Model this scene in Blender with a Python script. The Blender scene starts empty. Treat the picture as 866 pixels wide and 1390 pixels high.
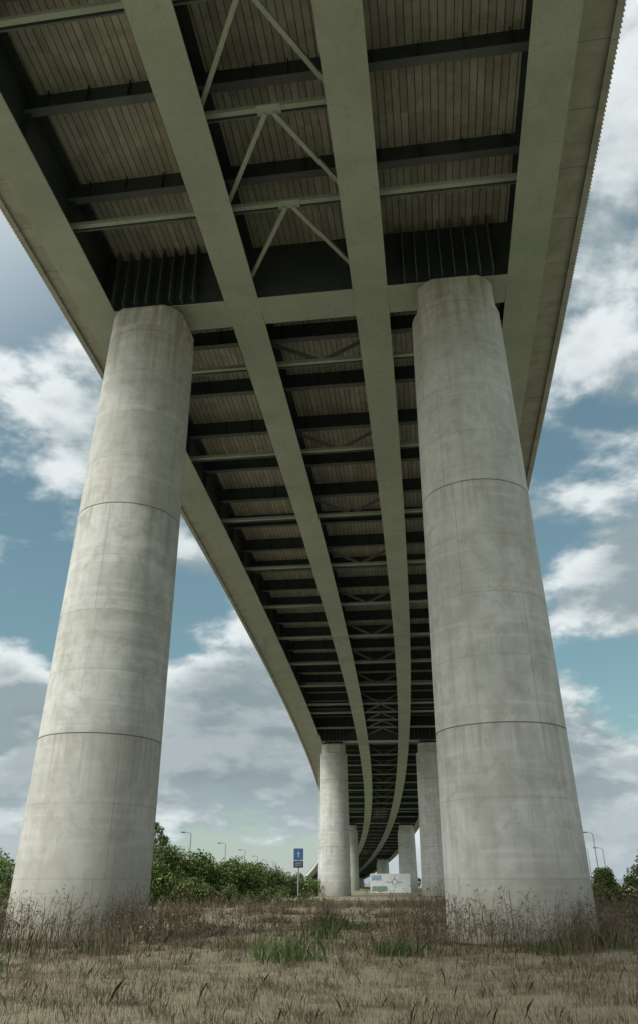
import bpy, math, random
import numpy as np
from mathutils import Vector, Matrix
random.seed(7); rng=np.random.default_rng(7)
S=bpy.context.scene
S.view_settings.view_transform='Standard'; S.view_settings.look='None'; S.view_settings.exposure=0

# ------------------------------------------------------------ node helpers
def new_mat(name):
    m=bpy.data.materials.new(name); m.use_nodes=True
    nt=m.node_tree; nt.nodes.clear()
    out=nt.nodes.new('ShaderNodeOutputMaterial'); b=nt.nodes.new('ShaderNodeBsdfPrincipled')
    nt.links.new(b.outputs[0],out.inputs[0])
    b.inputs['Roughness'].default_value=.8
    return m,nt,b
def N(nt,t,**kw):
    n=nt.nodes.new(t)
    for k,v in kw.items(): setattr(n,k,v)
    return n
def L(nt,a,b): nt.links.new(a,b)
def val(nt,inp,v):
    if isinstance(v,(int,float)): inp.default_value=v
    elif isinstance(v,tuple): inp.default_value=v
    else: nt.links.new(v,inp)
def M(nt,op,a,b=None,c=None,clamp=False):
    n=nt.nodes.new('ShaderNodeMath'); n.operation=op; n.use_clamp=clamp
    val(nt,n.inputs[0],a)
    if b is not None: val(nt,n.inputs[1],b)
    if c is not None: val(nt,n.inputs[2],c)
    return n.outputs[0]
def MR(nt,v,a,b,c=0.0,d=1.0,interp='SMOOTHSTEP'):
    n=nt.nodes.new('ShaderNodeMapRange'); n.interpolation_type=interp
    val(nt,n.inputs[0],v)
    n.inputs[1].default_value=a;n.inputs[2].default_value=b;n.inputs[3].default_value=c;n.inputs[4].default_value=d
    return n.outputs[0]
def MIX(nt,f,a,b,mode='MIX'):
    n=nt.nodes.new('ShaderNodeMix'); n.data_type='RGBA'; n.blend_type=mode
    val(nt,n.inputs[0],f)
    for i,x in ((6,a),(7,b)):
        if isinstance(x,tuple): n.inputs[i].default_value=(x[0],x[1],x[2],1)
        else: nt.links.new(x,n.inputs[i])
    return n.outputs[2]
def NOISE(nt,vec,scale,detail=4,rough=.5,dist=0.,sc=None):
    if sc is not None:
        mp=N(nt,'ShaderNodeMapping'); mp.inputs['Scale'].default_value=sc
        L(nt,vec,mp.inputs[0]); vec=mp.outputs[0]
    n=N(nt,'ShaderNodeTexNoise'); L(nt,vec,n.inputs['Vector'])
    n.inputs['Scale'].default_value=scale;n.inputs['Detail'].default_value=detail
    n.inputs['Roughness'].default_value=rough;n.inputs['Distortion'].default_value=dist
    return n.outputs['Fac']
def BUMP(nt,b,h,strength=.3,dist=.02):
    n=N(nt,'ShaderNodeBump'); n.inputs['Strength'].default_value=strength; n.inputs['Distance'].default_value=dist
    L(nt,h,n.inputs['Height']); L(nt,n.outputs[0],b.inputs['Normal'])
def simple(name,col,rough=.7,var=.15,scale=3.,metal=0.):
    m,nt,b=new_mat(name)
    tc=N(nt,'ShaderNodeTexCoord')
    f=NOISE(nt,tc.outputs['Object'],scale,3,.6)
    c=MIX(nt,MR(nt,f,.3,.7),tuple(x*(1-var) for x in col),tuple(min(1,x*(1+var)) for x in col))
    L(nt,c,b.inputs['Base Color']); b.inputs['Roughness'].default_value=rough; b.inputs['Metallic'].default_value=metal
    return m
ZJ=5.30
def mat_column():
    m,nt,b=new_mat('column_concrete')
    tc=N(nt,'ShaderNodeTexCoord'); o=tc.outputs['Object']
    oi=N(nt,'ShaderNodeObjectInfo'); ov=N(nt,'ShaderNodeVectorMath',operation='ADD'); L(nt,o,ov.inputs[0]); L(nt,oi.outputs['Location'],ov.inputs[1]); ow=ov.outputs[0]
    sp=N(nt,'ShaderNodeSeparateXYZ'); L(nt,o,sp.inputs[0]); z=sp.outputs[2]
    big=NOISE(nt,ow,.45,4,.6,.3); mid=NOISE(nt,ow,1.7,8,.7,.35); blot=NOISE(nt,ow,.9,6,.65,.6)
    streak=NOISE(nt,ow,1.,5,.65,0.,(2.2,2.2,.14)); streak2=NOISE(nt,ow,1.,4,.6,0.,(6.5,6.5,.22))
    hor=NOISE(nt,ow,1.,5,.6,0.,(.18,.18,4.2))
    c=MIX(nt,MR(nt,big,.3,.7),(.42,.44,.40),(.575,.595,.56))
    c=MIX(nt,MR(nt,streak,.47,.68,0,.42),c,(.30,.295,.245))
    c=MIX(nt,MR(nt,streak2,.55,.72,0,.22),c,(.25,.24,.195))
    c=MIX(nt,MR(nt,hor,.48,.68,0,.42),c,(.66,.67,.64))
    c=MIX(nt,MR(nt,blot,.48,.62,0,.38),c,(.33,.33,.285))
    c=MIX(nt,MR(nt,mid,.46,.70,0,.5),c,(.27,.265,.225))
    lift=M(nt,'FLOOR',M(nt,'DIVIDE',M(nt,'SUBTRACT',z,ZJ-7.7),3.85))
    wn=N(nt,'ShaderNodeTexWhiteNoise',noise_dimensions='1D'); L(nt,M(nt,'ADD',lift,M(nt,'MULTIPLY',oi.outputs['Random'],9.3)),wn.inputs['W'])
    c=MIX(nt,M(nt,'MULTIPLY',wn.outputs[0],.30),c,(.34,.33,.28))
    fz=M(nt,'FRACT',M(nt,'DIVIDE',M(nt,'SUBTRACT',z,ZJ-7.7),7.7))
    d=M(nt,'MULTIPLY',M(nt,'MINIMUM',fz,M(nt,'SUBTRACT',1.0,fz)),7.7)
    j=MR(nt,d,.006,.022,1,0)
    below=MR(nt,fz,.78,1.0,0,.8)
    stain=M(nt,'MULTIPLY',below,MR(nt,streak2,.45,.65,0,.5))
    fz2=M(nt,'FRACT',M(nt,'DIVIDE',M(nt,'SUBTRACT',z,ZJ-7.7),1.925))
    d2=M(nt,'MULTIPLY',M(nt,'MINIMUM',fz2,M(nt,'SUBTRACT',1.0,fz2)),1.925)
    j2=M(nt,'MULTIPLY',MR(nt,d2,.008,.03,1,0),M(nt,'MULTIPLY',mid,.6))
    ang=M(nt,'ARCTAN2',sp.outputs[1],sp.outputs[0])
    angm=M(nt,'FRACT',M(nt,'DIVIDE',M(nt,'ADD',ang,M(nt,'MULTIPLY',wn.outputs[0],6.)),math.pi))
    dv=M(nt,'ABSOLUTE',M(nt,'SUBTRACT',angm,.5))
    j3=M(nt,'MULTIPLY',MR(nt,dv,.0015,.005,1,0),.4)
    c=MIX(nt,M(nt,'ADD',j2,stain,clamp=True),c,(.25,.235,.19))
    c=MIX(nt,j3,c,(.22,.21,.18))
    c=MIX(nt,M(nt,'MULTIPLY',j,.6),c,(.12,.115,.10))
    v=N(nt,'ShaderNodeTexVoronoi'); L(nt,ow,v.inputs['Vector']); v.inputs['Scale'].default_value=3.4
    hole=M(nt,'MULTIPLY',MR(nt,v.outputs['Distance'],.03,.075,1,0),MR(nt,big,.45,.58))
    c=MIX(nt,M(nt,'MULTIPLY',hole,.6),c,(.14,.13,.11))
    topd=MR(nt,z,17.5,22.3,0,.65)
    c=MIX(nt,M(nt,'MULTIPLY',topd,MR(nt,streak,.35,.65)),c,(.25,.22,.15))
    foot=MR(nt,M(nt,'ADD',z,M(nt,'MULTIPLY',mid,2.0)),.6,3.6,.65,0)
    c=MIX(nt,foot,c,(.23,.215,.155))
    L(nt,c,b.inputs['Base Color']); b.inputs['Roughness'].default_value=.88
    h=M(nt,'SUBTRACT',M(nt,'ADD',mid,M(nt,'MULTIPLY',hor,.6)),M(nt,'MULTIPLY',hole,1.))
    BUMP(nt,b,h,.4,.025)
    return m
def mat_paint(name,lo,hi,dirt,rough=.6,dk=.5):
    m,nt,b=new_mat(name)
    tc=N(nt,'ShaderNodeTexCoord'); o=tc.outputs['Object']
    big=NOISE(nt,o,.35,4,.65,.4); mid=NOISE(nt,o,2.5,7,.7,.3); fine=NOISE(nt,o,16,3,.75)
    c=MIX(nt,MR(nt,big,.3,.7),lo,hi)
    c=MIX(nt,MR(nt,mid,.5,.78,0,dk),c,dirt)
    c=MIX(nt,MR(nt,fine,.45,.72,0,.45),c,dirt)
    L(nt,c,b.inputs['Base Color']); b.inputs['Roughness'].default_value=rough
    BUMP(nt,b,mid,.15,.02)
    return m
def mat_planks():
    m,nt,b=new_mat('soffit_plank_formwork')
    uv=N(nt,'ShaderNodeUVMap'); uv.uv_map='UVMap'
    sp=N(nt,'ShaderNodeSeparateXYZ'); L(nt,uv.outputs[0],sp.inputs[0])
    u=M(nt,'DIVIDE',sp.outputs[0],.27); f=M(nt,'FRACT',u); idx=M(nt,'FLOOR',u)
    bay=M(nt,'FLOOR',M(nt,'DIVIDE',sp.outputs[1],3.7))
    cx=N(nt,'ShaderNodeCombineXYZ'); L(nt,idx,cx.inputs[0]); L(nt,bay,cx.inputs[1])
    wn=N(nt,'ShaderNodeTexWhiteNoise',noise_dimensions='2D'); L(nt,cx.outputs[0],wn.inputs['Vector'])
    d=M(nt,'MINIMUM',f,M(nt,'SUBTRACT',1.0,f))
    gap=MR(nt,d,.03,.09,1,0)
    n1=NOISE(nt,uv.outputs[0],1.2,6,.7,.4); n2=NOISE(nt,uv.outputs[0],1.,5,.6,0,(9.,.6,1.))
    c=MIX(nt,wn.outputs[0],(.45,.44,.40),(.62,.61,.57))
    c=MIX(nt,MR(nt,n1,.4,.72,0,.7),c,(.32,.305,.265))
    c=MIX(nt,MR(nt,n2,.5,.72,0,.6),c,(.30,.285,.235))
    c=MIX(nt,M(nt,'MULTIPLY',gap,.8),c,(.08,.075,.06))
    L(nt,c,b.inputs['Base Color']); b.inputs['Roughness'].default_value=.9
    BUMP(nt,b,M(nt,'SUBTRACT',M(nt,'MULTIPLY',n2,.3),gap),.6,.03)
    return m
def mat_slab():
    m,nt,b=new_mat('deck_concrete')
    uv=N(nt,'ShaderNodeUVMap'); uv.uv_map='UVMap'
    tc=N(nt,'ShaderNodeTexCoord'); o=tc.outputs['Object']
    sp=N(nt,'ShaderNodeSeparateXYZ'); L(nt,uv.outputs[0],sp.inputs[0])
    fr=M(nt,'FRACT',M(nt,'DIVIDE',sp.outputs[1],2.4)); d=M(nt,'MINIMUM',fr,M(nt,'SUBTRACT',1.0,fr))
    ln=MR(nt,d,.004,.012,1,0)
    n1=NOISE(nt,o,1.,7,.65,.3); n2=NOISE(nt,uv.outputs[0],1.,5,.6,0,(.5,3.,1.))
    c=MIX(nt,MR(nt,n1,.3,.7),(.40,.41,.37),(.55,.56,.52))
    c=MIX(nt,MR(nt,n2,.5,.75,0,.6),c,(.30,.29,.25))
    c=MIX(nt,M(nt,'MULTIPLY',ln,.6),c,(.15,.15,.13))
    L(nt,c,b.inputs['Base Color']); b.inputs['Roughness'].default_value=.9
    BUMP(nt,b,n1,.3,.02)
    return m
def mat_island(name,cols,rough=.8,spec=.2,patch=.6,pc=None,ps=.5):
    m,nt,b=new_mat(name)
    g=N(nt,'ShaderNodeNewGeometry'); r=N(nt,'ShaderNodeValToRGB')
    L(nt,g.outputs['Random Per Island'],r.inputs[0])
    el=r.color_ramp.elements
    while len(el)<len(cols): el.new(.5)
    for i,c in enumerate(cols):
        el[i].position=i/(len(cols)-1); el[i].color=(*c,1)
    tc=N(nt,'ShaderNodeTexCoord'); f=NOISE(nt,tc.outputs['Object'],ps,3,.6)
    c=MIX(nt,MR(nt,f,.40,.62,0,patch),r.outputs[0],pc or tuple(x*.5 for x in cols[0]))
    L(nt,c,b.inputs['Base Color']); b.inputs['Roughness'].default_value=rough
    b.inputs['Specular IOR Level'].default_value=spec
    return m
MC=mat_column()
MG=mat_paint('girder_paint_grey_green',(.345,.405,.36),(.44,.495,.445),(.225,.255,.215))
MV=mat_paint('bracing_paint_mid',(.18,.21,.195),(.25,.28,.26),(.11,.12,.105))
MD=mat_paint('web_paint_shade_darkened',(.042,.057,.062),(.067,.084,.09),(.03,.035,.034))  # steel paint darkened: the shade on webs under the deck is put into the colour
MP=mat_planks(); MS=mat_slab()

# ------------------------------------------------------------ mesh accumulator
class Acc:
    def __init__(s): s.v=[];s.f=[];s.uv=[]
    def add(s,vs,fs,uvs=None):
        n=len(s.v); s.v+= [tuple(p) for p in vs]; s.f+=[tuple(i+n for i in f) for f in fs]
        s.uv += list(uvs) if uvs is not None else [(p[0],p[1]) for p in vs]
    def beam(s,a,b,w,h,up=(0,0,1)):
        a=Vector(a);b=Vector(b);d=(b-a).normalized();up=Vector(up)
        side=d.cross(up)
        if side.length<1e-4: side=d.cross(Vector((0,1,0)))
        side.normalize(); u=side.cross(d).normalized()
        vs=[]
        for p in (a,b):
            for sx,sy in ((-1,-1),(1,-1),(1,1),(-1,1)):
                vs.append(p+side*(sx*w/2)+u*(sy*h/2))
        s.add(vs,[(0,3,2,1),(4,5,6,7),(0,1,5,4),(1,2,6,5),(2,3,7,6),(3,0,4,7)])
    def cyl(s,a,b,r0,r1,n=12,cap=True):
        a=Vector(a);b=Vector(b);d=(b-a).normalized()
        t=Vector((1,0,0)) if abs(d.x)<.9 else Vector((0,1,0))
        e1=d.cross(t).normalized();e2=d.cross(e1)
        vs=[]
        for p,r in ((a,r0),(b,r1)):
            for i in range(n):
                an=2*math.pi*i/n; vs.append(p+e1*(r*math.cos(an))+e2*(r*math.sin(an)))
        fs=[(i,(i+1)%n,n+(i+1)%n,n+i) for i in range(n)]
        if cap: fs+=[tuple(range(n))[::-1],tuple(range(n,2*n))]
        s.add(vs,fs)
    def obj(s,name,mat,parent=None,smooth=False):
        me=bpy.data.meshes.new(name); me.from_pydata(s.v,[],s.f)
        ul=me.uv_layers.new(name='UVMap')
        li=np.zeros(len(me.loops),dtype=np.int32); me.loops.foreach_get('vertex_index',li)
        ul.data.foreach_set('uv',np.array(s.uv,dtype=np.float32)[li].ravel())
        me.materials.append(mat)
        if smooth:
            for p in me.polygons:p.use_smooth=True
        me.update()
        o=bpy.data.objects.new(name,me); S.collection.objects.link(o)
        if parent: o.parent=parent
        return o
def empty(name,loc=(0,0,0)):
    e=bpy.data.objects.new(name,None); S.collection.objects.link(e); e.location=loc; return e

# ------------------------------------------------------------ alignment of the viaduct
Y0=24.4
def cx(y): d=y-Y0; return -.77+.138*d-.00033*d*d
def sl(y): return .138-.00066*(y-Y0)
def zf(y): return 23.99-.06*y
def P(y,off,dz=0.):
    t=math.atan(sl(y)); return Vector((cx(y)+off*math.cos(t), y-off*math.sin(t), zf(y)+dz))
def TD(y):
    t=math.atan(sl(y)); v=Vector((math.sin(t),math.cos(t),-.06)); return v.normalized()
def ND(y):
    t=math.atan(sl(y)); return Vector((math.cos(t),-math.sin(t),0))
YS=list(np.arange(-70,391,2.5))
def sweep(acc,o0,o1,d0,d1,ys=YS):
    vs=[];uv=[];fs=[]
    for y in ys:
        for (o,d,uu) in ((o0,d0,o0),(o1,d0,o1),(o1,d1,o1+.4),(o0,d1,o0-.4)):
            vs.append(P(y,o,d)); uv.append((uu,y))
    n=len(ys)
    for i in range(n-1):
        a=4*i
        for k in range(4):
            fs.append((a+k,a+(k+1)%4,a+4+(k+1)%4,a+4+k))
    fs.append((3,2,1,0)); e=4*(n-1); fs.append((e,e+1,e+2,e+3))
    acc.add(vs,fs,uv)
DZ=3.1; GO=.3
via=empty('viaduct')
GIR=[-8.8+GO,-2.65+GO,2.65+GO,8.8+GO]
g=Acc(); w=Acc()
for o in GIR:
    sweep(g,o-.70,o+.70,0,.055)
    sweep(w,o-.02,o+.02,.058,DZ-.04)
    sweep(w,o-.35,o+.35,DZ-.035,DZ-.003)
PIERS=[24.4+79.3*k for k in range(-1,5)]
for pi in PIERS:
    for dy in (-17.,14.6,40.):
        y=pi+dy
        if y>380 or y<-60: continue
        for o in GIR:
            a=P(y-.55,o,-.012); b=P(y+.55,o,-.012)
            g.beam(a,b,1.3,.02)
            if -60<y<110:
                for r in (-.5,-.3,.3,.5):
                    for t in np.linspace(-.42,.42,6):
                        c=P(y+t,o+r,-.022); g.cyl(c,c+Vector((0,0,-.03)),.028,.028,6)
g.obj('girder_bottom_flanges',MG,via)
s=Acc(); sweep(s,-9.0,9.3,DZ,DZ+.10); s.obj('soffit_planks',MP,via)
s=Acc(); sweep(s,-11.6,-9.003,DZ+.02,DZ+.35); sweep(s,9.303,11.6,DZ+.02,DZ+.35); sweep(s,-9.0,9.3,DZ+.104,DZ+.352)
s.obj('deck_slab',MS,via)
s=Acc()
for sg in (-1,1):
    a,b=sorted((sg*11.603,sg*11.85)); sweep(s,a,b,DZ-.12,DZ+1.05)
s.obj('parapet_edge_beam',MS,via)
s=Acc()
for sg in (-1,1):
    y=-66.
    while y<120:
        a=P(y,sg*11.865,DZ-.10); s.beam(a,a+Vector((0,0,1.1)),.07,.026,up=TD(y)); y+= .17
s.obj('parapet_fascia_ribs',simple('fascia_metal',(.28,.30,.28),.6),via)
s=Acc(); sweep(s,-11.0,11.0,DZ+.356,DZ+.42); s.obj('carriageway',simple('asphalt_deck',(.05,.05,.05),.9),via)
s=Acc()
for sg in (-1,1):
    for h in (1.25,1.5): 
        a,b=sorted((sg*11.68,sg*11.76)); sweep(s,a,b,DZ+h,DZ+h+.07)
    for y in np.arange(-66,388,2.5):
        a=P(y,sg*11.72,DZ+1.05); s.beam(a,a+Vector((0,0,.5)),.08,.08)
s.obj('parapet_rails',simple('galv',(.4,.42,.42),.5,metal=.3),via)

bays=[(GIR[0]+.03,GIR[1]-.03),(GIR[1]+.03,GIR[2]-.03),(GIR[2]+.03,GIR[3]-.03)]
ch=Acc(); fl=Acc(); pl=Acc(); vb=Acc()
def crossgirder(y):
    for (a,b) in bays:
        w.beam(P(y,a,DZ-.50),P(y,b,DZ-.50),.03,.90)
        pl.beam(P(y,a,DZ-.97),P(y,b,DZ-.97),.32,.035)
        for q in np.linspace(a+.8,b-.8,4): w.beam(P(y-.08,q,DZ-.95),P(y-.08,q,DZ-.05),.13,.02,up=ND(y))
    for i,o in enumerate(GIR):
        for sg in (-1,1):
            w.beam(P(y,o+sg*.17,.07),P(y,o+sg*.17,DZ-.05),.28,.02,up=TD(y))
CH=.75
def chord(y,vee=True,only=None):
    for i,(a,b) in enumerate(bays):
        if only is not None and i!=only: continue
        ch.beam(P(y,a,CH),P(y,b,CH),.18,.17)
        pl.beam(P(y+.2,a,CH+.05),P(y+.2,b,CH+.05),.05,.30)
        m=(a+b)/2
        if i==1 and vee:
            vb.beam(P(y+.05,a+.1,DZ-1.05),P(y+.05,m-.15,CH+.12),.13,.15)
            vb.beam(P(y+.05,b-.1,DZ-1.05),P(y+.05,m+.15,CH+.12),.13,.15)
        for e,sg in ((a,1),(b,-1)):
            vb.beam(P(y,e+sg*.02,CH-.35),P(y,e+sg*.34,CH-.12),.02,.35)
def plan(y0,y1,acc):
    a,b=bays[1]; m=(a+b)/2
    acc.beam(P(y0+.1,m-.14,CH-.13),P(y1-.25,a+.35,CH-.2),.15,.13)
    acc.beam(P(y0+.1,m+.14,CH-.13),P(y1-.25,b-.35,CH-.2),.15,.13)
    c=P(y0,m,CH-.105); acc.beam(c-ND(y0)*.4,c+ND(y0)*.4,.36,.02)
for k in range(len(PIERS)):
    p=PIERS[k]; nx=p+79.3
    st=[p+4.3+3.705*i for i in range(20)]
    for i,y in enumerate(st):
        if y>386: break
        crossgirder(y)
        if i==18: chord(y,False,1)
        elif i in(17,19): chord(y,False)
        elif i%2==0: chord(y)
    if nx<370:
        A=ch if k==0 else vb
        plan(st[16],st[17],A);plan(st[17],st[18],A);plan(st[18],st[19],A);plan(st[19],nx-.9,A)
    if p>370: continue
    for i,(a,b) in enumerate(bays):
        a2=a+.675;b2=b-.675
        fl.beam(P(p,a2,.03),P(p,b2,.03),1.6,.05)
        for dy in (-.55,.55):
            w.beam(P(p+dy,a,DZ/2+.05),P(p+dy,b,DZ/2+.05),.03,DZ-.14)
    for sg in (-1,1):
        for q in np.linspace(-1.75,1.75,8):
            for dy in (-.83,.83):
                pl.beam(P(p+dy,sg*6.1+q,.07),P(p+dy,sg*6.1+q,DZ-.05),.035,.52,up=TD(p))
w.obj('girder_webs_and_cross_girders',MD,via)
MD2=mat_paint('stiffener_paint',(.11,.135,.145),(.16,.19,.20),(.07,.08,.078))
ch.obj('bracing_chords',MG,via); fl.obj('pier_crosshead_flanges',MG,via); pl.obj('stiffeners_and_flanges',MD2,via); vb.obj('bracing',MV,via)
# ------------------------------------------------------------ columns
def column(p,sg,idx):
    base=P(p,sg*6.25); top=zf(p)-.42
    if top<1.2: return
    th0=-math.atan(sl(p))
    rb,rt=1.98,1.69
    full=23.2
    seg=96
    zs=[0.]
    zj=ZJ
    marks=[]
    while zj<top-1.6: marks.append(zj); zj+=7.7
    for mz in marks: zs+= [mz-.02,mz-.008,mz+.008,mz+.02]
    zs+=list(np.arange(1.0,top-1.4,1.3)); zs+=[top-1.12,top-1.02,top-.03,top]
    zs=sorted(set(zs)); vs=[];fs=[]
    for z in zs:
        r=rb+(rt-rb)*z/full
        if any(abs(z-mz)<.009 for mz in marks): r-=.018
        if z==top: r-=.03
        clip=min(1,max(0,(z-(top-1.12))/.10))
        for i in range(seg):
            a=2*math.pi*i/seg
            rr=r
            if clip>0:
                m=1e9
                for q in range(4):
                    c=math.cos(a-th0-q*math.pi/2)
                    if c>.1: m=min(m,r*.86/c)
                rr=r+(min(r,m)-r)*clip
            vs.append((rr*math.cos(a),rr*math.sin(a),z))
    n=len(zs)
    for k in range(n-1):
        for i in range(seg):
            j=(i+1)%seg; fs.append((k*seg+i,k*seg+j,(k+1)*seg+j,(k+1)*seg+i))
    fs.append(tuple((n-1)*seg+i for i in range(seg)))
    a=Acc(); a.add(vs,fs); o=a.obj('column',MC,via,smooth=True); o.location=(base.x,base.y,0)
    try: o.data.set_sharp_from_angle(angle=math.radians(22))
    except Exception as e: print(e)
    b=Acc()
    for q in (-.7,.7):
        c=P(p,sg*6.25+q); b.cyl((c.x,c.y,top-.01),(c.x,c.y,top+.34),.42,.42,24); b.beam((c.x,c.y,top+.33),(c.x,c.y,top+.418),1.1,1.1,up=(0,1,0))
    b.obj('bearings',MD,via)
for k,p in enumerate(PIERS):
    for sg in (-1,1): column(p,sg,k)
a=Acc(); y=389.
c0=P(y,-11.8,-6);c1=P(y,11.8,-6)
a.beam((c0.x,c0.y+2,1.6),(c1.x,c1.y+2,1.6),5.,5.)
a.obj('abutment',MS,via)

# ------------------------------------------------------------ ground
def nonuni(near,step,far):
    xs=list(np.arange(-near,near+.01,step)); x=near
    st=step
    while x<far: st*=1.35; x+=st; xs.append(x); xs.insert(0,-x)
    return np.array(xs)
def gz(x,y):
    z=.07*np.sin(x*.7+y*.3)*np.cos(y*.5)+.05*np.sin(x*1.7)*np.sin(y*1.3)
    return z*np.clip(1-np.abs(y-20)/36,0,1)-.02
gx=nonuni(60,1.0,4000); gy=gx+20
XX,YY=np.meshgrid(gx,gy)
ZZ=gz(XX,YY)
nxn=len(gx); nyn=len(gy)
vs=np.stack([XX.ravel(),YY.ravel(),ZZ.ravel()],1)
ii=np.arange(nyn-1)[:,None]*nxn+np.arange(nxn-1)[None,:]; ii=ii.ravel()
fs=np.stack([ii,ii+1,ii+nxn+1,ii+nxn],1)
me=bpy.data.meshes.new('ground'); me.from_pydata(vs.tolist(),[],fs.tolist())
m,nt,b=new_mat('dry_meadow')
tc=N(nt,'ShaderNodeTexCoord'); o=tc.outputs['Object']
n1=NOISE(nt,o,.12,5,.6,.5); n2=NOISE(nt,o,2.,6,.7); n3=NOISE(nt,o,.01,3,.5)
c=MIX(nt,MR(nt,n1,.35,.65),(.225,.185,.125),(.18,.18,.105)); c=MIX(nt,MR(nt,n2,.4,.7,0,.6),c,(.12,.095,.06))
c=MIX(nt,MR(nt,n3,.45,.6,0,.6),c,(.18,.21,.11))
L(nt,c,b.inputs['Base Color']); b.inputs['Roughness'].default_value=.95; BUMP(nt,b,n2,.8,.1)
me.materials.append(m); og=bpy.data.objects.new('ground',me); S.collection.objects.link(og)

asph=simple('asphalt',(.055,.055,.055),.9,.2,4.); wht=simple('road_paint',(.7,.7,.68),.7,.1); kerb=simple('kerb_concrete',(.20,.19,.17),.9)
rd=empty('road')
a=Acc(); a.beam((-220,68,.02),(260,68,.02),8.,.04); a.obj('carriageway',asph,rd)
a=Acc()
for yy in (63.87,72.13): a.beam((-220,yy,.05),(260,yy,.05),.25,.12)
a.obj('kerbs',kerb,rd)
a=Acc()
for x in np.arange(-215,255,6.): a.beam((x,68,.046),(x+3,68,.046),.12,.004)
a.obj('markings',wht,rd)
rd2=empty('road')
a=Acc(); a.beam((-27,76,.03),(-27,1200,.03),7.5,.03); a.obj('carriageway',asph,rd2)
a=Acc()
for x in (-30.9,-23.1): a.beam((x,76,.055),(x,1200,.055),.22,.13)
a.obj('kerbs',kerb,rd2)
lampm=simple('lamp_column_galv',(.13,.14,.15),.5); headm=simple('lamp_head',(.10,.10,.11),.5)
def lamp(x,y,h=10.,side=-1):
    e=empty('street_lamp',(x,y,0))
    k=max(1.,y/230.)
    a=Acc(); a.cyl((0,0,0),(0,0,1.4),.14,.14,10); a.cyl((0,0,1.4),(0,0,h-.3),.11*k,.075*k,10)
    sd=side
    a.cyl((0,0,h-.35),(sd*.35,0,h-.05),.05*k,.045*k,8); a.cyl((sd*.35,0,h-.05),(sd*1.2,0,h),.045*k,.045*k,8)
    a.obj('pole',lampm,e)
    a=Acc(); a.beam((sd*1.1,0,h),(sd*2.0,0,h+.05),.32,.16); a.beam((sd*1.25,0,h-.10),(sd*1.85,0,h-.07),.24,.06)
    a.obj('head',headm,e)
for (x,y) in ((-24.5,160),(-22.6,204),(-21.6,247),(-22.0,304),(-21.8,354),(-19.5,385),(-21.8,430),(-22,480)): lamp(x,y)
for (x,y) in ((52.5,160),(74,232),(60,178)): lamp(x,y,10 if y!=178 else 8,-1)
e=empty('road_sign',(-1.5,62.5,0))
poleM=simple('sign_post_grey',(.25,.26,.27),.5); blue=simple('sign_blue',(.03,.10,.22),.5); dk=simple('sign_dark',(.04,.045,.05),.5); white=simple('sign_white',(.58,.60,.60),.5,.08)
a=Acc(); a.cyl((0,.06,0),(0,.06,3.6),.05,.05,10); a.obj('post',poleM,e)
a=Acc(); a.beam((-.36,0,3.25),(.36,0,3.25),.03,.78); a.obj('blue_panel',blue,e)
a=Acc(); a.beam((-.36,0,2.59),(.36,0,2.59),.03,.46); a.obj('lower_panel',dk,e)
a=Acc(); a.beam((0,-.02,3.03),(0,-.02,3.31),.008,.06,up=(1,0,0)); a.add([(-.11,-.024,3.27),(.11,-.024,3.27),(0,-.024,3.45)],[(0,1,2)])
for z in (2.67,2.53): a.beam((-.24,-.02,z),(.24,-.02,z),.008,.03)
a.obj('symbols',simple('sign_symbol',(.4,.44,.47),.5),e)
e=empty('roundabout_direction_sign',(7.8,94,0)); e.scale=(.88,1,.84)
grn=simple('sign_green',(.16,.25,.16),.5); blk=simple('sign_black',(.08,.08,.08),.5); blu2=simple('sign_pale_blue',(.24,.33,.38),.5)
a=Acc(); a.beam((-2.5,0,1.62),(2.5,0,1.62),.06,2.2); a.obj('board',white,e)
a=Acc()
for x in (-1.9,1.9): a.cyl((x,.1,0),(x,.1,2.7),.06,.06,8)
a.obj('posts',poleM,e)
a=Acc(); a.beam((-2.35,-.037,2.25),(-1.1,-.037,2.25),.01,.6) ; a.obj('blue_block',blu2,e)
a=Acc(); a.beam((-2.3,-.037,.98),(-.4,-.037,.98),.01,.6); a.obj('green_block',grn,e)
a=Acc()
cxx,czz=.55,1.75
for i in range(20):
    a0=2*math.pi*i/20;a1=2*math.pi*(i+1)/20
    if 14<=i<=15: continue
    a.beam((cxx+.33*math.cos(a0),-.037,czz+.33*math.sin(a0)),(cxx+.33*math.cos(a1),-.037,czz+.33*math.sin(a1)),.01,.06,up=(math.cos(a0),0,math.sin(a0)))
for an,l in ((0,1.0),(math.pi*.5,.55),(math.pi,1.2),(-math.pi*.5,.6)):
    a.beam((cxx+.36*math.cos(an),-.038,czz+.36*math.sin(an)),(cxx+(.36+l*.6)*math.cos(an),-.038,czz+(.36+l*.6)*math.sin(an)),.01,.06,up=(-math.sin(an),0,math.cos(an)))
a.obj('route_diagram',blk,e)

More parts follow.
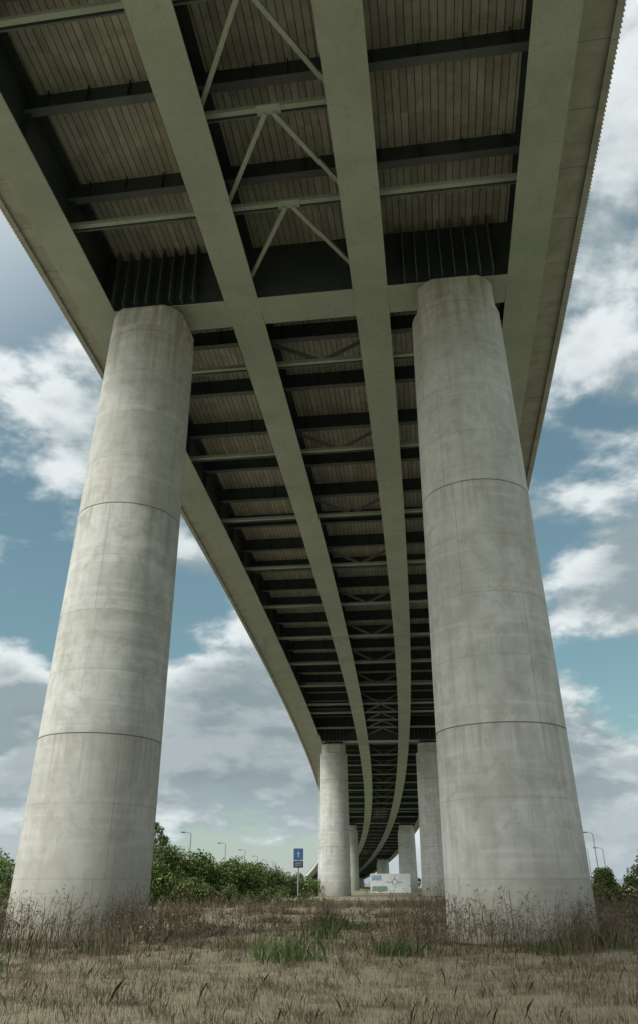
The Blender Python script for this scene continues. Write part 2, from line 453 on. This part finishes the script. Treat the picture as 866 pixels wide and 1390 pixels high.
# ------------------------------------------------------------ grass
def quads_obj(name,V,mat):
    k=V.shape[1]; n=V.shape[0]
    me=bpy.data.meshes.new(name)
    me.vertices.add(n*k); me.vertices.foreach_set('co',V.reshape(-1).astype(np.float32))
    me.loops.add(n*k); me.loops.foreach_set('vertex_index',np.arange(n*k,dtype=np.int32))
    me.polygons.add(n); me.polygons.foreach_set('loop_start',np.arange(0,n*k,k,dtype=np.int32)); me.polygons.foreach_set('loop_total',np.full(n,k,dtype=np.int32))
    me.update(calc_edges=True); me.materials.append(mat)
    o=bpy.data.objects.new(name,me); S.collection.objects.link(o); return o
COLS=[(5.42,23.55),(-6.96,25.26)]
def blades(n,ymin,ymax,h0,h1,wd,lean,power=1.0,frac=.6,per=45,sd=.11):
    y=ymin+(ymax-ymin)*rng.random(n)**power; x=(rng.random(n)*2-1)*(y*.47+4)
    cxy=np.stack([x,y],1); k=max(1,n//per); cen=cxy[:k]
    sel=rng.random(n)<frac; ci=rng.integers(0,k,n)
    x=np.where(sel,cen[ci,0]+rng.normal(0,sd,n),x); y=np.where(sel,cen[ci,1]+rng.normal(0,sd,n),y)
    ch_=(.6+.9*rng.random(k)**2)[ci]
    h=(h0+(h1-h0)*rng.random(n)**1.5)*np.where(sel,ch_,.6)
    a=rng.random(n)*2*np.pi; d=rng.random(n)*2*np.pi; l=lean*h*rng.random(n)
    wv=np.stack([np.cos(a)*wd/2,np.sin(a)*wd/2,np.zeros(n)],1)
    b=np.stack([x,y,gz(x,y)-.02],1)
    mid=b+np.stack([np.cos(d)*l*.35,np.sin(d)*l*.35,h*.6],1)
    tip=b+np.stack([np.cos(d)*l,np.sin(d)*l,h],1)
    return np.stack([b-wv,b+wv,mid+wv*.7,tip,mid-wv*.7],1)
gm=mat_island('rough_grass_blades',[(.09,.07,.048),(.155,.12,.08),(.235,.19,.13),(.08,.09,.045),(.13,.105,.07)],patch=.5,pc=(.08,.085,.045),ps=.35)
V=np.concatenate([blades(100000,9,23,.05,.22,.007,.75),blades(50000,20,56,.08,.32,.020,.7,1.2),blades(16000,54,63,.25,.6,.035,.4),
   blades(9000,18,50,.3,.6,.012,.5,1.,1.,160,.35)],0)
quads_obj('grass',V,gm)
gg=mat_island('green_weeds_leaf',[(.05,.08,.025),(.08,.115,.035),(.11,.15,.05)],.7,.2)
quads_obj('green_weeds',blades(16000,15,55,.10,.42,.026,1.0,1.,1.,260,.32),gg)
wm=mat_island('dead_weeds',[(.09,.06,.04),(.15,.11,.075),(.22,.18,.13),(.10,.10,.055)])
def weeds(n,pos=None,hmul=1.):
    if pos is None:
        y=17+33*rng.random(n); x=(rng.random(n)*2-1)*(y*.47+2)
        k=n//14; ci=rng.integers(0,k,n); x=x[:k][ci]+rng.normal(0,.7,n); y=y[:k][ci]+rng.normal(0,.7,n)
    else: x,y=pos; n=len(x)
    out=[]
    for i in range(n):
        h=(.3+.65*random.random()**1.6)*hmul; bx,by=x[i],y[i]
        lx,ly=random.gauss(0,.15)*h,random.gauss(0,.15)*h
        t=np.array([bx+lx,by+ly,h]); b0=np.array([bx,by,-.03])
        wv=np.array([.006,.003,0]); out.append([b0-wv,b0+wv,t+wv*.6,t-wv*.6])
        for k in range(random.randint(4,8)):
            f=.4+.58*random.random(); s0=b0+(t-b0)*f; an=random.random()*6.28
            e1=s0+np.array([math.cos(an)*.2*h,math.sin(an)*.2*h,.16*h*random.uniform(.6,1.3)])
            out.append([s0,s0+wv,e1+wv*.7,e1])
            for q in range(3):
                c=e1+np.random.normal(0,.03,3); r=np.random.normal(0,.011,(2,3))
                out.append([c-r[0],c-r[1],c+r[0],c+r[1]])
    return np.array(out)
np.random.seed(3)
pos=[]
for (qx,qy) in COLS:
    n=400; an=-math.pi*rng.random(n)*1.1+.15; rr=2.1+2.4*rng.random(n)**1.3
    pos.append((qx+rr*np.cos(an),qy+rr*np.sin(an)))
W=np.concatenate([weeds(1100)]+[weeds(0,p,1.3) for p in pos],0)
quads_obj('dead_weeds',W,wm)

# ------------------------------------------------------------ foliage
leafA=mat_island('leaves_green',[(.05,.085,.018),(.08,.13,.028),(.12,.185,.042),(.16,.225,.06)],.6,.3)
leafC=mat_island('leaves_olive',[(.05,.07,.02),(.085,.115,.035),(.12,.155,.05),(.16,.19,.07)],.7,.2)
leafB=mat_island('leaves_dark',[(.025,.042,.016),(.045,.075,.022),(.07,.11,.035)],.7,.2)
def leafcloud(centres,n,size):
    k=len(centres); w_=centres[:,3]**2; w_=w_/w_.sum()
    ci=rng.choice(k,n,p=w_); c=centres[ci]
    d=rng.normal(size=(n,3)); d/=np.linalg.norm(d,axis=1)[:,None]
    rr=c[:,3]*(.5+.65*rng.random(n)**.8)
    p=c[:,:3]+d*rr[:,None]*np.array([1,1,.9])
    keep=p[:,2]>.02; p=p[keep]; n=len(p)
    a=rng.normal(size=(n,3)); a/=np.linalg.norm(a,axis=1)[:,None]
    b=rng.normal(size=(n,3)); b=np.cross(a,b); b/=np.linalg.norm(b,axis=1)[:,None]
    s=(size*(.6+.8*rng.random(n)))[:,None]
    return np.stack([p-a*s,p-b*s*.55,p+a*s,p+b*s*.55],1)
def bushcentres(x,y,w_,h,k):
    out=[]
    for i in range(k):
        ax=random.gauss(0,.33)*w_
        r=random.uniform(.14,.30)*h
        zz=random.uniform(.1,1)*(h*math.exp(-(ax/w_)**2*1.2)-r); out.append((x+ax,y+random.gauss(0,.3)*w_,max(zz,.1),r))
    return out
C=[]
random.seed(11)
for i in range(22):
    f=i/21.; x=-19.5+f*21.5; y=78+f*30; h=5.9-3.8*f**.9+random.uniform(-.9,.7)*(1-.6*f)
    C+=bushcentres(x*1.0,y,2.3,h,18)
quads_obj('hedgerow',leafcloud(np.array(C),80000,.115),leafA)
C=[]
for i in range(20):
    x=-17.5+i*.92; C+=bushcentres(x,61.3+random.uniform(-.6,.6),1.2,(1.7+random.uniform(-.4,.7))*(1-i/34),9)
quads_obj('hedgerow',leafcloud(np.array(C),28000,.07),leafC)
C=[]
for i in range(9):
    x=31+i*3.2; C+=bushcentres(x,78+i*1.5,2.6,4.3+random.uniform(-.7,.9),14)
quads_obj('hedgerow',leafcloud(np.array(C),22000,.13),leafA)
C=[]
for i in range(7):
    x=-62+i*4.5; C+=bushcentres(x,92+random.uniform(-3,3),3.2,5.0+random.uniform(-.8,.8),14)
quads_obj('hedgerow',leafcloud(np.array(C),20000,.16),leafA)
def shrub(x,y,w_,h,n,mat,name='shrub'):
    C=np.array(bushcentres(x,y,w_,h,18)); quads_obj(name,leafcloud(C,n,.085),mat)
shrub(-11.3,58.5,1.5,3.0,8000,leafA); shrub(-8.4,57.5,1.2,2.1,6000,leafC)
shrub(19.2,57,1.9,2.5,8000,leafC); shrub(22.6,57.5,2.2,3.6,10000,leafA); shrub(-23.2,57.5,2.2,4.2,11000,leafA); shrub(17.0,59,1.2,1.4,4000,leafC)
C=[]
for i in range(110):
    x=-420+i*8+random.uniform(-3,3)
    y=420+random.uniform(-20,20)
    if abs(x-cx(395))<22 : continue
    h=random.uniform(4.,8.5); C+=bushcentres(x,y,6,h,7)
quads_obj('distant_tree_line',leafcloud(np.array(C),45000,.6),leafB)
def tree(x,y,h):
    e=empty('tree',(x,y,0)); a=Acc(); bark=simple('bark',(.10,.08,.06),.9)
    a.cyl((0,0,0),(.05,0,h*.5),.12,.07,8); a.cyl((.05,0,h*.5),(0,.1,h*.93),.07,.02,8)
    C=[]
    for i in range(22):
        z=h*random.uniform(.3,.9); an=random.random()*6.28; r=h*.19*(1.25-z/h)
        t=(r*1.6*math.cos(an),r*1.6*math.sin(an),z+.3); a.cyl((0,0,z-.25),t,.035,.012,5); C.append((t[0],t[1],t[2],.26+.14*random.random()))
    C.append((0,.1,h*.95,.26))
    a.obj('trunk_and_limbs',bark,e)
    o=quads_obj('crown',leafcloud(np.array(C),4500,.08),leafA); o.parent=e
tree(-14.9,76,6.4)
a=Acc(); pts=[];n=80
for i in range(n+1):
    x=-3000+6000*i/n; hh=14+9*math.sin(i*.23)+6*math.sin(i*.61+1); pts.append((x,hh))
vs=[];fs=[]
for (x,hh) in pts: vs+=[(x,1900,-1),(x,2200,hh),(x,3000,hh*.8)]
for i in range(n): 
    for k in range(2): fs.append((3*i+k,3*i+3+k,3*i+4+k,3*i+1+k))
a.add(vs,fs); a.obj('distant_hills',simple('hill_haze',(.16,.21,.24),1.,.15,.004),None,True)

# ------------------------------------------------------------ sun + sky
SE,SA=math.radians(48),math.radians(232)
sdir=Vector((math.cos(SE)*math.sin(SA),math.cos(SE)*math.cos(SA),math.sin(SE)))
l=bpy.data.lights.new('sun','SUN'); l.energy=2.8; l.angle=math.radians(12); l.color=(1,.975,.93)
lo=bpy.data.objects.new('sun',l); S.collection.objects.link(lo); lo.rotation_euler=(-sdir).to_track_quat('-Z','Y').to_euler()
wd=bpy.data.worlds.new('World'); S.world=wd; wd.use_nodes=True; nt=wd.node_tree; nt.nodes.clear()
out=N(nt,'ShaderNodeOutputWorld'); bg=N(nt,'ShaderNodeBackground'); L(nt,bg.outputs[0],out.inputs[0]); bg.inputs[1].default_value=.1
sky=N(nt,'ShaderNodeTexSky'); sky.sky_type='NISHITA'; sky.sun_disc=False; sky.sun_elevation=SE; sky.sun_rotation=SA; sky.air_density=1.2; sky.dust_density=1.0; sky.ozone_density=1.5
tc=N(nt,'ShaderNodeTexCoord'); gen=tc.outputs['Generated']
sp=N(nt,'ShaderNodeSeparateXYZ'); L(nt,gen,sp.inputs[0])
zz=M(nt,'MAXIMUM',sp.outputs[2],0.0)
den=M(nt,'ADD',M(nt,'MULTIPLY',zz,.75),.45)
cv=N(nt,'ShaderNodeCombineXYZ'); L(nt,M(nt,'DIVIDE',sp.outputs[0],den),cv.inputs[0]); L(nt,M(nt,'DIVIDE',sp.outputs[1],den),cv.inputs[1]); L(nt,M(nt,'DIVIDE',M(nt,'MULTIPLY',zz,2.0),den),cv.inputs[2])
def off(v,x,y,z=0):
    n=N(nt,'ShaderNodeVectorMath',operation='ADD'); L(nt,v,n.inputs[0]); n.inputs[1].default_value=(x,y,z); return n.outputs[0]
base=off(cv.outputs[0],2.3,4.7,1.4)
d1=NOISE(nt,base,2.3,10,.56,.12)
d2=NOISE(nt,off(base,-.03,-.02,.10),2.3,6,.55,.12)
low=NOISE(nt,base,1.0,2,.5)
dens=M(nt,'ADD',d1,M(nt,'MULTIPLY',M(nt,'SUBTRACT',low,.5),.5))
dens=M(nt,'ADD',dens,MR(nt,zz,.0,.75,.09,-.02,'LINEAR'))
mask=MR(nt,dens,.425,.52)
thick=MR(nt,dens,.51,.66)
lit=MR(nt,M(nt,'SUBTRACT',d1,d2),-.05,.08)
skc=MIX(nt,1.0,sky.outputs[0],(.80,.98,.84),'MULTIPLY')
skc=MIX(nt,.25,skc,(2.8,4.2,4.7))
cl=MIX(nt,lit,(3.1,3.85,4.15),(7.9,8.5,8.6))
cl=MIX(nt,M(nt,'MULTIPLY',thick,.68),cl,(2.45,3.1,3.35))
c=MIX(nt,mask,skc,cl)
c=MIX(nt,MR(nt,sp.outputs[2],-.02,.14,.55,0),c,(6.2,6.9,7.1))
dt=N(nt,'ShaderNodeVectorMath',operation='DOT_PRODUCT'); L(nt,gen,dt.inputs[0]); dt.inputs[1].default_value=tuple(sdir)
gl=MR(nt,dt.outputs['Value'],.2,1.0,0,1.)
c=MIX(nt,gl,c,(19,19,18.5))
L(nt,c,bg.inputs[0])

# ------------------------------------------------------------ camera
cam=bpy.data.cameras.new('camera'); co=bpy.data.objects.new('camera',cam); S.collection.objects.link(co); S.camera=co
co.location=(0,0,1.35); co.rotation_euler=(math.radians(90+28.2),0,0)
cam.sensor_width=36; cam.sensor_fit='AUTO'; cam.lens=36*1024/1390; cam.shift_y=-45/1390; cam.clip_end=9000; cam.clip_start=.1
